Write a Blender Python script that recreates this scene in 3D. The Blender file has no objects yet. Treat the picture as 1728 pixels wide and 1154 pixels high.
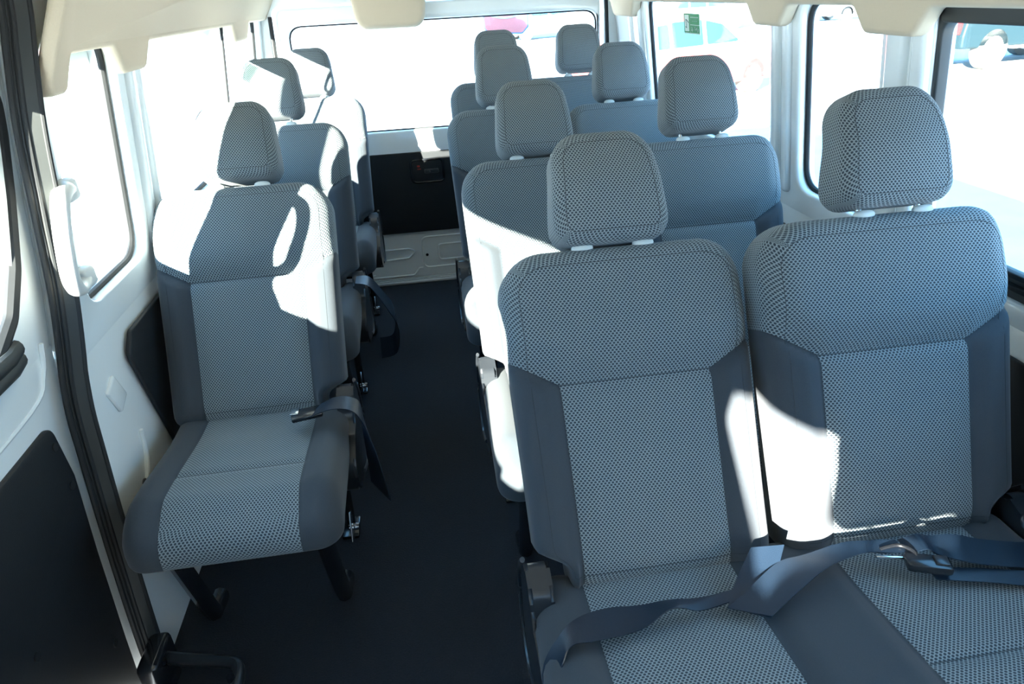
import bpy, bmesh, math, random
from mathutils import Vector, Matrix
random.seed(7)
sc = bpy.context.scene
R = math.radians
ZO = 0.09            # height of the measuring origin above the van floor

# ------------------------------------------------------------------ camera
cd = bpy.data.cameras.new('camera'); cam = bpy.data.objects.new('camera', cd); sc.collection.objects.link(cam)
cd.sensor_width = 36.0; cd.lens = 23.87; cd.clip_start = 0.02; cd.clip_end = 500
ya, pi_, ro = R(7.008), R(-27.307), R(-3.085)
F_ = Vector((math.sin(ya)*math.cos(pi_), math.cos(ya)*math.cos(pi_), math.sin(pi_)))
R_ = Vector((math.cos(ya), -math.sin(ya), 0)); U_ = R_.cross(F_)
R2 = R_*math.cos(ro)+U_*math.sin(ro); U2 = -R_*math.sin(ro)+U_*math.cos(ro)
M = Matrix((R2, U2, -F_)).transposed().to_4x4(); M.translation = Vector((-.434, .359, 1.355+ZO))
cam.matrix_world = M
sc.camera = cam

# ------------------------------------------------------------------ sky, sun, exposure
w = bpy.data.worlds.new('sky'); sc.world = w; w.use_nodes = True
bg = w.node_tree.nodes['Background']; bg.inputs[0].default_value = (.22, .55, 1.0, 1); bg.inputs[1].default_value = 3.0
sd = bpy.data.lights.new('sun', 'SUN'); sd.energy = 40; sd.angle = R(.55); sd.color = (1.0, .95, .84)
sun = bpy.data.objects.new('sun', sd); sc.collection.objects.link(sun)
SUN = Vector((.5714, .7715, -.2798))
sun.rotation_euler = SUN.to_track_quat('-Z', 'Y').to_euler(); sun.location = (-8, -10, 6)
vs = sc.view_settings; vs.view_transform = 'Standard'; vs.look = 'None'; vs.exposure = 1.15; vs.gamma = 1; vs.use_curve_mapping = False
cy = sc.cycles
cy.use_denoising = True; cy.max_bounces = 10; cy.diffuse_bounces = 5; cy.transparent_max_bounces = 24; cy.sample_clamp_indirect = 8

# ------------------------------------------------------------------ materials
MATS = {}
def mat(name, col, rough=.5, metal=0., coat=0., noise=0., bump=0., scale=40., spec=.5):
    m = bpy.data.materials.new(name); m.use_nodes = True; nt = m.node_tree; b = nt.nodes['Principled BSDF']
    b.inputs['Base Color'].default_value = (*col, 1); b.inputs['Roughness'].default_value = rough
    b.inputs['Metallic'].default_value = metal; b.inputs['Coat Weight'].default_value = coat
    b.inputs['Specular IOR Level'].default_value = spec
    if noise or bump:
        tc = nt.nodes.new('ShaderNodeTexCoord'); n = nt.nodes.new('ShaderNodeTexNoise'); n.inputs['Scale'].default_value = scale
        n.inputs['Detail'].default_value = 5
        nt.links.new(tc.outputs['Object'], n.inputs['Vector'])
        if noise:
            mr = nt.nodes.new('ShaderNodeMapRange'); mr.inputs[3].default_value = 1-noise; mr.inputs[4].default_value = 1+noise
            mx = nt.nodes.new('ShaderNodeVectorMath'); mx.operation = 'SCALE'; mx.inputs[0].default_value = col
            nt.links.new(n.outputs['Fac'], mr.inputs[0]); nt.links.new(mr.outputs[0], mx.inputs['Scale']); nt.links.new(mx.outputs[0], b.inputs['Base Color'])
        if bump:
            bp = nt.nodes.new('ShaderNodeBump'); bp.inputs['Strength'].default_value = bump; bp.inputs['Distance'].default_value = .002
            nt.links.new(n.outputs['Fac'], bp.inputs['Height']); nt.links.new(bp.outputs[0], b.inputs['Normal'])
    MATS[name] = m; return m
mat('white_paint', (.86, .90, .90), .22, coat=.6)
mat('grey_paint', (.50, .54, .56), .35, coat=.3)
mat('headliner', (.60, .50, .37), .85, noise=.03, bump=.15, scale=300)
mat('ivory_plastic', (.72, .72, .68), .4)
mat('pale_plastic', (.62, .65, .62), .45)
mat('carpet', (.008, .011, .018), .95, noise=.5, bump=.8, scale=220)
mat('black_panel', (.009, .011, .014), .55, noise=.1, bump=.1, scale=300)
mat('black_metal', (.012, .014, .018), .22, coat=.3)
mat('bracket', (.020, .023, .028), .3, coat=.2)
mat('rubber', (.010, .011, .012), .7)
mat('seal_rubber', (.026, .029, .028), .6)
mat('dark_plastic', (.03, .034, .034), .5)
mat('belt', (.008, .018, .034), .4, bump=.2, scale=600)
mat('chrome', (.75, .77, .8), .15, metal=1)
mat('asphalt', (.72, .72, .70), .9, noise=.12, scale=3)
mat('red_paint', (.52, .11, .10), .5, spec=.25)
mat('dark_paint', (.010, .024, .030), .5, spec=.25)
mat('silver_paint', (.32, .34, .36), .5, spec=.3)
mat('car_glass', (.03, .09, .15), .35, spec=.25)
mat('tyre', (.12, .12, .11), .8)
mat('alloy', (.75, .75, .74), .35)
mat('green_print', (.01, .23, .05), .5); mat('white_print', (.8, .85, .76), .5); mat('dark_print', (.02, .06, .03), .5)
mat('red_print', (.5, .03, .02), .5); mat('tail_red', (.5, .02, .02), .3)
mat('mirror_blue', (.16, .34, .75), .3, coat=.3); mat('thread', (.03, .035, .04), .8)
def mirror_mat():
    m = mat('mirror_pink_reflection', (.95, .34, .36), .35); return m  # pink base colour stands in for the reflection of a red car
mirror_mat()

def glass(name, tint, gl=.05):
    m = bpy.data.materials.new(name); m.use_nodes = True; nt = m.node_tree; nt.nodes.clear()
    o = nt.nodes.new('ShaderNodeOutputMaterial'); mx = nt.nodes.new('ShaderNodeMixShader')
    t = nt.nodes.new('ShaderNodeBsdfTransparent'); g = nt.nodes.new('ShaderNodeBsdfGlossy')
    t.inputs[0].default_value = (*tint, 1); g.inputs['Roughness'].default_value = .02; mx.inputs[0].default_value = gl
    nt.links.new(t.outputs[0], mx.inputs[1]); nt.links.new(g.outputs[0], mx.inputs[2]); nt.links.new(mx.outputs[0], o.inputs[0])
    MATS[name] = m
glass('glass', (.93, .96, .95))
def film(name, col, op):
    m = bpy.data.materials.new(name); m.use_nodes = True; nt = m.node_tree; b = nt.nodes['Principled BSDF']; b.inputs['Base Color'].default_value = (*col, 1)
    t = nt.nodes.new('ShaderNodeBsdfTransparent'); t.inputs[0].default_value = (*[.82+.18*c for c in col], 1); mx = nt.nodes.new('ShaderNodeMixShader'); mx.inputs[0].default_value = op
    nt.links.new(t.outputs[0], mx.inputs[1]); nt.links.new(b.outputs[0], mx.inputs[2]); nt.links.new(mx.outputs[0], nt.nodes['Material Output'].inputs[0]); MATS[name] = m
film('green_film', (.22, .62, .34), .35); film('white_film', (.85, .9, .85), .10)

def fabric(name, mode):
    """mode 'back' | 'cushion' | 'all' | 'plain': woven two-tone cloth and plain grey cloth, laid out by the UV maps in metres"""
    m = bpy.data.materials.new(name); m.use_nodes = True; nt = m.node_tree; L = nt.links; b = nt.nodes['Principled BSDF']
    b.inputs['Roughness'].default_value = .9; b.inputs['Specular IOR Level'].default_value = .25
    b.inputs['Sheen Weight'].default_value = .15
    def sock(i, v):
        if hasattr(v, 'is_output'): L.new(v, i)
        else: i.default_value = v
    def mth(op, a, c=0., d=0., clamp=False):
        n = nt.nodes.new('ShaderNodeMath'); n.operation = op; n.use_clamp = clamp
        sock(n.inputs[0], a); sock(n.inputs[1], c)
        if len(n.inputs) > 2: sock(n.inputs[2], d)
        return n.outputs[0]
    def uv(nm):
        u = nt.nodes.new('ShaderNodeUVMap'); u.uv_map = nm; s = nt.nodes.new('ShaderNodeSeparateXYZ'); L.new(u.outputs[0], s.inputs[0]); return s.outputs[0], s.outputs[1]
    def step(x, e):   # smooth 0..1 around 0
        n = nt.nodes.new('ShaderNodeMapRange'); n.interpolation_type = 'SMOOTHSTEP'; sock(n.inputs[0], x); n.inputs[1].default_value = -e; n.inputs[2].default_value = e; return n.outputs[0]
    u, v = uv('weave')
    rowf = mth('DIVIDE', v, .0042); row = mth('FLOOR', rowf); odd = mth('MULTIPLY', mth('MODULO', mth('ABSOLUTE', row), 2.), .5)
    fu = mth('SUBTRACT', mth('FRACT', mth('ADD', mth('DIVIDE', u, .0070), odd)), .5)
    fv = mth('SUBTRACT', mth('FRACT', rowf), .5)
    d = mth('SQRT', mth('ADD', mth('POWER', mth('MULTIPLY', fu, 1.0), 2.), mth('POWER', mth('MULTIPLY', fv, .72), 2.)))
    dot = step(mth('SUBTRACT', .32, d), .07)
    def rgb(c):
        n = nt.nodes.new('ShaderNodeRGB'); n.outputs[0].default_value = (*c, 1); return n.outputs[0]
    def mix(f, a, c):
        n = nt.nodes.new('ShaderNodeMix'); n.data_type = 'RGBA'; sock(n.inputs[0], f); L.new(a, n.inputs[6]); L.new(c, n.inputs[7]); return n.outputs[2]
    weave = mix(dot, rgb((.245, .280, .290)), rgb((.036, .049, .060)))
    no = nt.nodes.new('ShaderNodeTexNoise'); no.inputs['Scale'].default_value = 900; no.inputs['Detail'].default_value = 1
    tcn = nt.nodes.new('ShaderNodeTexCoord'); L.new(tcn.outputs['Object'], no.inputs['Vector'])
    plain = mix(no.outputs['Fac'], rgb((.036, .044, .053)), rgb((.054, .064, .075)))
    if mode == 'all': col = weave; pat = None
    elif mode == 'plain': col = plain; pat = 0.
    else:
        x, l = uv('place'); ax = mth('ABSOLUTE', x)
        ins = mth('SUBTRACT', .14, ax)
        if mode == 'back':
            seam = mth('ADD', .373, mth('MULTIPLY', mth('MAXIMUM', mth('SUBTRACT', ax, .14), 0.), .6))
            up = mth('SUBTRACT', l, seam); sd_ = mth('MAXIMUM', ins, up)
            line = mth('MINIMUM', mth('ABSOLUTE', sd_), mth('ADD', mth('ABSOLUTE', up), mth('MULTIPLY', step(mth('SUBTRACT', ax, .145), .001), 0.)))
        else:
            sd_ = ins
            line = mth('ABSOLUTE', sd_)
            line = mth('MINIMUM', line, mth('ADD', mth('ABSOLUTE', mth('SUBTRACT', l, .24)), mth('MULTIPLY', step(mth('SUBTRACT', ax, .14), .002), 1.)))
        pat = step(sd_, .0006)
        col = mix(pat, plain, weave)
        ln = step(mth('SUBTRACT', .0011, line), .0006)
        col = mix(mth('MULTIPLY', ln, .75), col, rgb((.03, .035, .04)))
    L.new(col, b.inputs['Base Color'])
    bp = nt.nodes.new('ShaderNodeBump'); bp.inputs['Strength'].default_value = .45; bp.inputs['Distance'].default_value = .0012
    h = mth('SUBTRACT', 1., dot) if mode != 'plain' else no.outputs['Fac']
    if mode in ('back', 'cushion'): h = mth('MULTIPLY', h, pat)
    L.new(h, bp.inputs['Height']); L.new(bp.outputs[0], b.inputs['Normal'])
    MATS[name] = m
fabric('fabric_back', 'back'); fabric('fabric_cushion', 'cushion'); fabric('fabric_weave', 'all'); fabric('fabric_plain', 'plain')

# ------------------------------------------------------------------ object helpers
def tag(o, label=None, cat=None, group=None, kind=None):
    if label: o['label'] = label
    if cat: o['category'] = cat
    if group: o['group'] = group
    if kind: o['kind'] = kind
    return o
def link(name, me, m=None, parent=None, loc=None, smooth=True):
    o = bpy.data.objects.new(name, me); sc.collection.objects.link(o)
    if m: me.materials.clear(); me.materials.append(MATS[m])
    if parent is not None: o.parent = parent; o.location = loc or (0, 0, 0)
    else: l = loc or (0, 0, 0); o.location = (l[0], l[1], l[2]+ZO)
    if smooth:
        for p in me.polygons: p.use_smooth = True
        try: me.set_sharp_from_angle(angle=R(38))
        except Exception: pass
    return o
def empty(name, loc, label=None, cat=None, group=None, kind=None):
    o = bpy.data.objects.new(name, None); sc.collection.objects.link(o); o.location = (loc[0], loc[1], loc[2]+ZO); o.empty_display_size = .05
    return tag(o, label, cat, group, kind)
def to_me(bm, name='mesh'):
    me = bpy.data.meshes.new(name); bmesh.ops.recalc_face_normals(bm, faces=bm.faces); bm.to_mesh(me); bm.free(); return me
def box(bm, c, s, bev=0., seg=2, mx=None):
    r = bmesh.ops.create_cube(bm, size=1); vs_ = r['verts']
    for v in vs_: v.co = Vector((v.co.x*s[0], v.co.y*s[1], v.co.z*s[2]))
    if bev:
        es = list({e for v in vs_ for e in v.link_edges})
        g = bmesh.ops.bevel(bm, geom=es, offset=bev, segments=seg, affect='EDGES', profile=.5)
        vs_ = list({v for f in g['faces'] for v in f.verts} | {v for v in vs_ if v.is_valid})
    for v in vs_:
        if mx is not None: v.co = mx @ v.co
        v.co += Vector(c)
def boxo(name, c, s, m, parent=None, bev=.004, mx=None, seg=2):
    bm = bmesh.new(); box(bm, (0, 0, 0), s, bev, seg, mx); return link(name, to_me(bm), m, parent, c)
def cyl(bm, p0, p1, r, seg=16, r1=None):
    p0, p1 = Vector(p0), Vector(p1); d = p1-p0
    mx = Matrix.Translation((p0+p1)/2) @ d.to_track_quat('Z', 'Y').to_matrix().to_4x4()
    bmesh.ops.create_cone(bm, cap_ends=True, segments=seg, radius1=r, radius2=r if r1 is None else r1, depth=d.length, matrix=mx)
def smooth_pts(pts, n=6, closed=False):
    P = [Vector(p) for p in pts]; out = []; N = len(P)
    rng = range(N if closed else N-1)
    for i in rng:
        p0 = P[(i-1) % N] if closed or i > 0 else P[0]; p1 = P[i]; p2 = P[(i+1) % N]; p3 = P[(i+2) % N] if closed or i+2 < N else P[-1]
        for k in range(n):
            t = k/n; out.append(.5*((2*p1)+(-p0+p2)*t+(2*p0-5*p1+4*p2-p3)*t*t+(-p0+3*p1-3*p2+p3)*t**3))
    if not closed: out.append(P[-1])
    return out
def tube(bm, pts, r, seg=8, closed=False, sx=1., up=None, rf=None):
    P = [Vector(p) for p in pts]; N = len(P); rings = []
    ref = Vector(up) if up else Vector((0, 0, 1))
    for i, p in enumerate(P):
        a = P[(i-1) % N] if closed or i > 0 else P[0]; c = P[(i+1) % N] if closed or i < N-1 else P[-1]
        t = (c-a).normalized(); s = t.cross(ref)
        if s.length < 1e-4: s = t.cross(Vector((1, 0, 0)))
        s.normalize(); u = s.cross(t).normalized(); rr = rf(i/(N-1)) if rf else r
        rings.append([bm.verts.new(p+s*math.cos(2*math.pi*k/seg)*rr*sx+u*math.sin(2*math.pi*k/seg)*rr) for k in range(seg)])
    for i in range(N if closed else N-1):
        A, B = rings[i], rings[(i+1) % N]
        for k in range(seg): bm.faces.new((A[k], A[(k+1) % seg], B[(k+1) % seg], B[k]))
    if not closed:
        bm.faces.new(rings[0][::-1]); bm.faces.new(rings[-1])
def ribbon(pairs, th=.0022, n=5):
    A = smooth_pts([p[0] for p in pairs], n); B = smooth_pts([p[1] for p in pairs], n); bm = bmesh.new(); rows = []
    for a, b in zip(A, B):
        rows.append([bm.verts.new(a.lerp(b, k/4)) for k in range(5)])
    for i in range(len(rows)-1):
        for k in range(4): bm.faces.new((rows[i][k], rows[i][k+1], rows[i+1][k+1], rows[i+1][k]))
    bmesh.ops.recalc_face_normals(bm, faces=bm.faces)
    bmesh.ops.solidify(bm, geom=list(bm.faces), thickness=th)
    return to_me(bm)
def rpoly(pts, rad, n=7):
    """rounded polygon, pts in order, rad one radius or a list"""
    N = len(pts); out = []
    for i in range(N):
        r = rad[i] if isinstance(rad, (list, tuple)) else rad
        p = Vector(pts[i]).to_2d(); a = (Vector(pts[i-1]).to_2d()-p); b = (Vector(pts[(i+1) % N]).to_2d()-p)
        la, lb = a.length, b.length; a.normalize(); b.normalize()
        if r <= 0: out.append((p.x, p.y)); continue
        ang = a.angle(b); t = min(r/math.tan(ang/2), la*.49, lb*.49)
        p0, p1 = p+a*t, p+b*t
        for k in range(n+1):
            s = k/n; q = p0*(1-s)**2+p*2*s*(1-s)+p1*s*s; out.append((q.x, q.y))
    return out
def rrect(x0, y0, x1, y1, r, n=7): return rpoly([(x0, y0), (x1, y0), (x1, y1), (x0, y1)], r, n)
def sheet(outer, holes, th, bev, fn):
    """flat panel with holes, thickness th; fn maps (a, b, c) to the world, c = 0 on the inner face, growing outward"""
    cu = bpy.data.curves.new('c', 'CURVE'); cu.dimensions = '2D'; cu.fill_mode = 'BOTH'
    cu.extrude = max(th/2-bev, .0001); cu.bevel_depth = bev; cu.bevel_resolution = 2; cu.offset = -bev
    for poly in [outer]+holes:
        sp = cu.splines.new('POLY'); sp.points.add(len(poly)-1); sp.use_cyclic_u = True
        for i, p in enumerate(poly): sp.points[i].co = (p[0], p[1], 0, 1)
    ob = bpy.data.objects.new('c', cu); sc.collection.objects.link(ob)
    dg = bpy.context.evaluated_depsgraph_get(); dg.update()
    me = bpy.data.meshes.new_from_object(ob.evaluated_get(dg)); bpy.data.objects.remove(ob); bpy.data.curves.remove(cu)
    for v in me.vertices: v.co = fn(v.co.x, v.co.y, v.co.z+th/2)
    bm = bmesh.new(); bm.from_mesh(me); bmesh.ops.remove_doubles(bm, verts=bm.verts, dist=1e-5); bpy.data.meshes.remove(me)
    return to_me(bm)
TUM = .13
def xl(z): return -1.17+TUM*(z-.7) if z > .7 else -1.17-.02*(.7-z)
def xr(z): return .70-TUM*(z-.7) if z > .7 else .70+.02*(.7-z)
def FL(off=0.): return lambda a, b, c: Vector((xl(b)-c-off, a, b))
def FR(off=0.): return lambda a, b, c: Vector((xr(b)+c+off, a, b))
def FB(y, off=0.): return lambda a, b, c: Vector((a, y+c+off, b))
def rev(poly): return poly[::-1]

# ------------------------------------------------------------------ upholstery
def outline(s, t, hw, hl, rt, rb):
    x, y = s*hw, t*hl; r = rt if t > 0 else rb
    cx = max(-(hw-r), min(hw-r, x)); cyy = max(-(hl-rb), min(hl-rt, y))
    d = Vector((x-cx, y-cyy))
    if d.length > 1e-9: d = d.normalized()*r; return cx+d.x, cyy+d.y
    return x, y
def pad(hw, hl, D, rt, rb, e, deform, place=None, nx=56, ny=64, nr=5, front_only=None):
    """upholstered block: front at depth 0 looking to -depth, x across, l up from 0 to 2*hl, thickness D"""
    bm = bmesh.new(); wl = bm.loops.layers.uv.new('weave'); pl = bm.loops.layers.uv.new('place')
    info = {}
    def V(x, l, d, wu, wv):
        q = deform(x, l, d); v = bm.verts.new(Vector((q[0], q[2], q[1]))); info[v] = (wu, wv, x, l); return v
    def grid(inset, d):
        g = []
        for j in range(ny+1):
            row = []
            for i in range(nx+1):
                s, t = -1+2*i/nx, -1+2*j/ny; m = max(abs(s), abs(t))
                if m < 1e-6: x = y = 0.
                else:
                    ox, oy = outline(s/m, t/m, hw-inset, hl-inset, max(rt-inset, .006), max(rb-inset, .006)); x, y = ox*m, oy*m
                row.append(V(x, y+hl, d, x, y+hl))
            g.append(row)
        return g
    F = grid(e, 0.)
    for j in range(ny):
        for i in range(nx): bm.faces.new((F[j][i], F[j][i+1], F[j+1][i+1], F[j+1][i]))
    def loop(g): return [g[0][i] for i in range(nx)]+[g[j][nx] for j in range(ny)]+[g[ny][i] for i in range(nx, 0, -1)]+[g[j][0] for j in range(ny, 0, -1)]
    ring = loop(F); st = [(-1+2*i/nx, -1) for i in range(nx)]+[(1, -1+2*j/ny) for j in range(ny)]+[(-1+2*i/nx, 1) for i in range(nx, 0, -1)]+[(-1, -1+2*j/ny) for j in range(ny, 0, -1)]
    lev = [(e*(1-math.sin(R(90*k/nr))), e*(1-math.cos(R(90*k/nr))), e*R(90*k/nr)) for k in range(1, nr+1)]
    arc = lev[-1][2]
    for k in range(1, 4): lev.append((0, e+(D-2*e)*k/3, arc+(D-2*e)*k/3))
    a2 = lev[-1][2]
    for k in range(1, nr+1): lev.append((e*(1-math.cos(R(90*k/nr))), D-e+e*math.sin(R(90*k/nr)), a2+e*R(90*k/nr)))
    rings = [ring]
    for ins, d, ar in lev:
        nr_ = []
        for (s, t), v0 in zip(st, ring):
            ox, oy = outline(s, t, hw-ins, hl-ins, max(rt-ins, .006), max(rb-ins, .006))
            fx, fl = info[v0][2], info[v0][3]
            dx, dy = (1 if s > 0 else -1)*(abs(s) >= .999), (1 if t > 0 else -1)*(abs(t) >= .999)
            nr_.append(V(ox, oy+hl, d, fx+dx*ar, fl+dy*ar))
        rings.append(nr_)
    for A, B in zip(rings, rings[1:]):
        n = len(A)
        for k in range(n): bm.faces.new((A[k], B[k], B[(k+1) % n], A[(k+1) % n]))
    bmesh.ops.contextual_create(bm, geom=list({e_ for k, v in enumerate(rings[-1]) for e_ in v.link_edges if e_.other_vert(v) in set(rings[-1])})) if False else None
    # back: coarse cap by concentric shrink
    last = rings[-1]; n = len(last); cx = sum((v.co for v in last), Vector())/n
    for f_ in (.75, .4):
        nx_ = []
        for v in rings[-1]:
            w_ = bm.verts.new(cx+(v.co-cx)*f_); q = info[v]; info[w_] = (q[0]*f_, hl+(q[1]-hl)*f_, q[2]*f_, hl+(q[3]-hl)*f_); nx_.append(w_)
        for k in range(n): bm.faces.new((last[k], nx_[k], nx_[(k+1) % n], last[(k+1) % n]))
        last = nx_
    bm.faces.new(last)
    bmesh.ops.recalc_face_normals(bm, faces=bm.faces)
    for f in bm.faces:
        fx = sum(info[v][2] for v in f.verts)/len(f.verts); sh_ = (place(fx)-fx) if place else 0.
        for lp in f.loops:
            q = info[lp.vert]; px = q[2]+sh_
            lp[wl].uv = (q[0], q[1]); lp[pl].uv = (px, q[3])
    edge = [v.co.copy() for v in ring]
    me = bpy.data.meshes.new('pad'); bm.to_mesh(me); bm.free()
    return me, edge
def sm(a, b, x):
    t = max(0., min(1., (x-a)/(b-a))); return t*t*(3-2*t)
BH = .6195
def back_deform(wb, wt, notch, place=lambda x: x):
    hb = wb/2
    def f(x, l, d):
        k = (wb+(wt-wb)*sm(0, BH, l))/wb
        px = place(x); ax = abs(px); fr = 1-sm(0, .05, d)
        seam = .373+max(ax-.14, 0)*.6
        y = d
        side = 1-sm(hb-.06, hb, abs(x))
        if l > seam: y -= fr*(.020*sm(0, .07, l-seam)*(1-.55*sm(.45, .6, l)))*(.35+.65*side)
        else:
            y -= fr*(.012*sm(.14, .175, ax)*(.4+.6*side)*sm(.0, .03, seam-l))
            y -= fr*.010*math.exp(-((l-.16)/.11)**2)*(1-sm(.1, .14, ax))
        y += fr*.010*math.exp(-((l-seam)/.009)**2)
        if l < seam: y += fr*.004*math.exp(-((ax-.14)/.006)**2)
        y += fr*.010*sm(.06, 0, l)
        y += .022*sm(.18, .24, ax)*sm(.40, .62, l)*fr    # shoulders fall away
        xx = x*k
        if notch:
            nx_ = notch*xx
            if nx_ > hb-.075: xx -= notch*(nx_-(hb-.075))*.75*(1-sm(.045, .085, l))
        lo = l
        return xx, lo, y
    return f
def headrest_mesh():
    def f(x, l, d):
        k = 1-.11*sm(.03, .21, l)-.04*sm(.05, 0, l)
        fr = 1-sm(0, .05, d)
        return x*k, l, d*(1-.28*sm(.02, .2, l))+.0-fr*(.012*(1-(x/.11)**2)*(1-((l-.1)/.11)**2 if abs(l-.1) < .11 else 0))+.022*sm(.10, .21, l)
    me, edge = pad(.109, .107, .105, .060, .036, .022, f, nx=26, ny=26)
    return me, edge
def cushion_deform(place, hl2, notch=0, hw=.23):
    def f(x, t, d):        # t: 0 front .. hl2 back ; returns x, (y), z-ish handled by caller
        yd = hl2-t-.07         # distance forward of the backrest
        px = abs(place(x)); fr = 1-sm(0, .05, d)
        z = d
        z -= fr*.010*sm(.14, .18, px)*(1-sm(hw-.05, hw, abs(x)))
        z += fr*.006*math.exp(-((yd-.24)/.008)**2)*(1-sm(.13, .145, px))
        z -= fr*.008*math.exp(-((yd-.12)/.07)**2)*(1-sm(.1, .14, px))
        z += fr*.003*math.exp(-((px-.14)/.006)**2)
        z -= .030*sm(0, .34, yd)*fr
        z += .045*sm(.32, .425, yd)*(1-.9*sm(0, .10, d))
        xx = x*(1+.02*sm(0, .4, yd))
        return xx, t, z
    return f
MESH = {}
MESH['head'], HEDGE = headrest_mesh(); 
def piping_mesh(edge, r=.0006):
    bm = bmesh.new(); tube(bm, edge[::2], r, 5, closed=True, up=(0, 1, 0)); return to_me(bm)
MESH['head'].materials.append(MATS['fabric_weave'])
MESH['head_pipe'] = piping_mesh([Vector(v) for v in HEDGE]); MESH['head_pipe'].materials.append(MATS['thread'])
for p in MESH['head'].polygons: p.use_smooth = True
for key, wb, wt, nt_ in (('back_right', .445, .470, -1), ('back_window', .462, .490, 1), ('back_single', .445, .470, 1)):
    me, ed = pad(wb/2, BH/2, .105, .082, .03, .030, back_deform(wb, wt, nt_), nx=60, ny=72); me.materials.append(MATS['fabric_back'])
    for p in me.polygons: p.use_smooth = True
    MESH[key] = me; MESH[key+'_pipe'] = piping_mesh(ed); MESH[key+'_pipe'].materials.append(MATS['thread'])
def near(x): return x+.198 if x < 0 else x-.198
me, ed = pad(.425, BH/2, .10, .08, .03, .030, back_deform(.85, .87, -1, near), place=near, nx=100, ny=72); me.materials.append(MATS['fabric_back'])
for p in me.polygons: p.use_smooth = True
MESH['back_wide'] = me; MESH['back_wide_pipe'] = piping_mesh(ed); MESH['back_wide_pipe'].materials.append(MATS['thread'])
def near2(x): return x+.235 if x < 0 else x-.235
CL = .495
def turn(me):     # from (x, depth, t) to lying flat: t = hl2-forward distance
    for v in me.vertices: x, d, t = v.co; v.co = (x, -(CL-t), -d)
def cushion_mesh(key, hw, place, nx):
    me, ed = pad(hw, CL/2, .088, .03, .055, .034, cushion_deform(place, CL, hw=hw), place=place, nx=nx, ny=52)
    pl = me.uv_layers['place'].data
    for u in pl: u.uv = (u.uv[0], CL-.07-u.uv[1])
    turn(me); me.materials.append(MATS['fabric_cushion'])
    me.flip_normals()
    for p in me.polygons: p.use_smooth = True
    MESH[key] = me
cushion_mesh('cushion_single', .223, lambda x: x, 56)
cushion_mesh('cushion_double', .475, near2, 104)
def simple(fn, m):
    bm = bmesh.new(); fn(bm); me = to_me(bm); me.materials.append(MATS[m])
    for p in me.polygons: p.use_smooth = True
    try: me.set_sharp_from_angle(angle=R(38))
    except Exception: pass
    return me
def _collar(bm):
    bmesh.ops.create_uvsphere(bm, u_segments=20, v_segments=10, radius=1)
    for v in bm.verts: v.co = Vector((v.co.x*.021, v.co.y*.011, max(-.6, min(.8, v.co.z))*.010))
MESH['collar'] = simple(_collar, 'pale_plastic')
MESH['post'] = simple(lambda bm: cyl(bm, (0, 0, -.03), (0, 0, .05), .0055, 12), 'chrome')
def _bracket(bm):   # recliner cover at the foot of a backrest; x outward, local y fore and aft, z up
    prof = rpoly([(-.205, .005), (-.165, -.075), (.02, -.105), (.105, -.06), (.115, .06), (.05, .115), (-.015, .095), (-.03, .05), (-.10, .045)], .03, 4)
    prof = [(a, b) for a, b in prof]
    vs0 = [bm.verts.new((-.026, a, b)) for a, b in prof]; vs1 = [bm.verts.new((.026, a, b)) for a, b in prof]
    n = len(prof); bm.faces.new(vs0[::-1]); bm.faces.new(vs1)
    for k in range(n): bm.faces.new((vs0[k], vs0[(k+1) % n], vs1[(k+1) % n], vs1[k]))
    es = [e for e in bm.edges if abs(e.verts[0].co.x-e.verts[1].co.x) < 1e-6]
    bmesh.ops.bevel(bm, geom=es, offset=.008, segments=3, affect='EDGES')
MESH['recliner'] = simple(_bracket, 'bracket')
def _rim(bm):
    pts = smooth_pts([(0, -.06, -.08), (0, .05, -.105), (0, .115, -.05), (0, .12, .05), (0, .06, .115)], 5)
    tube(bm, pts, .0055, 8)
MESH['recliner_rim'] = simple(_rim, 'bracket')
def _leg_front(bm):  # steel strap leg slanting back to the floor, origin at floor foot
    tube(bm, smooth_pts([(0, -.13, .37), (0, -.11, .30), (0, -.03, .05), (0, 0, .02), (0, .05, .012)], 4), .021, 10, sx=1.2, up=(1, 0, 0))
MESH['leg_front'] = simple(_leg_front, 'black_metal')
def _leg_rear(bm):
    tube(bm, smooth_pts([(0, .02, .37), (0, .0, .25), (0, -.02, .05), (0, -.03, .016)], 4), .014, 10, up=(1, 0, 0))
    box(bm, (0, -.03, .006), (.05, .09, .012), .004)
MESH['leg_rear'] = simple(_leg_rear, 'black_metal')
def _latch(bm):
    cyl(bm, (-.012, 0, 0), (.016, 0, 0), .011, 12); box(bm, (0, -.03, .03), (.006, .03, .09), .002, 1, Matrix.Rotation(R(-25), 3, 'X'))
MESH['latch'] = simple(_latch, 'chrome')
def inst(name, key, parent, mw):
    o = bpy.data.objects.new(name, MESH[key]); sc.collection.objects.link(o); o.parent = parent; o.matrix_local = mw; return o
T = Matrix.Translation
def RX(a): return Matrix.Rotation(R(a), 4, 'X')
ZB = .396+ZO
def headrest(root, x, dy, rec, hz, hx=0., lab=None):
    base = T((x, dy, ZB)) @ RX(-rec)
    h = inst('headrest', 'head', root, base @ T((hx, -.014, BH+.0145+hz)))
    inst('piping', 'head_pipe', h, Matrix())
    for s in (-1, 1):
        inst('headrest_post', 'post', h, T((s*.058, .045, -.018)))
        inst('post_collar', 'collar', h, T((s*.058, .030, -.014-hz)))
    return h
def backrest(root, key, x, dy, rec, ws=1.):
    b = inst('backrest', key, root, T((x, dy, ZB)) @ RX(-rec) @ Matrix.Diagonal((ws, 1, 1, 1)))
    inst('piping', key+'_pipe', b, Matrix()); return b
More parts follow.
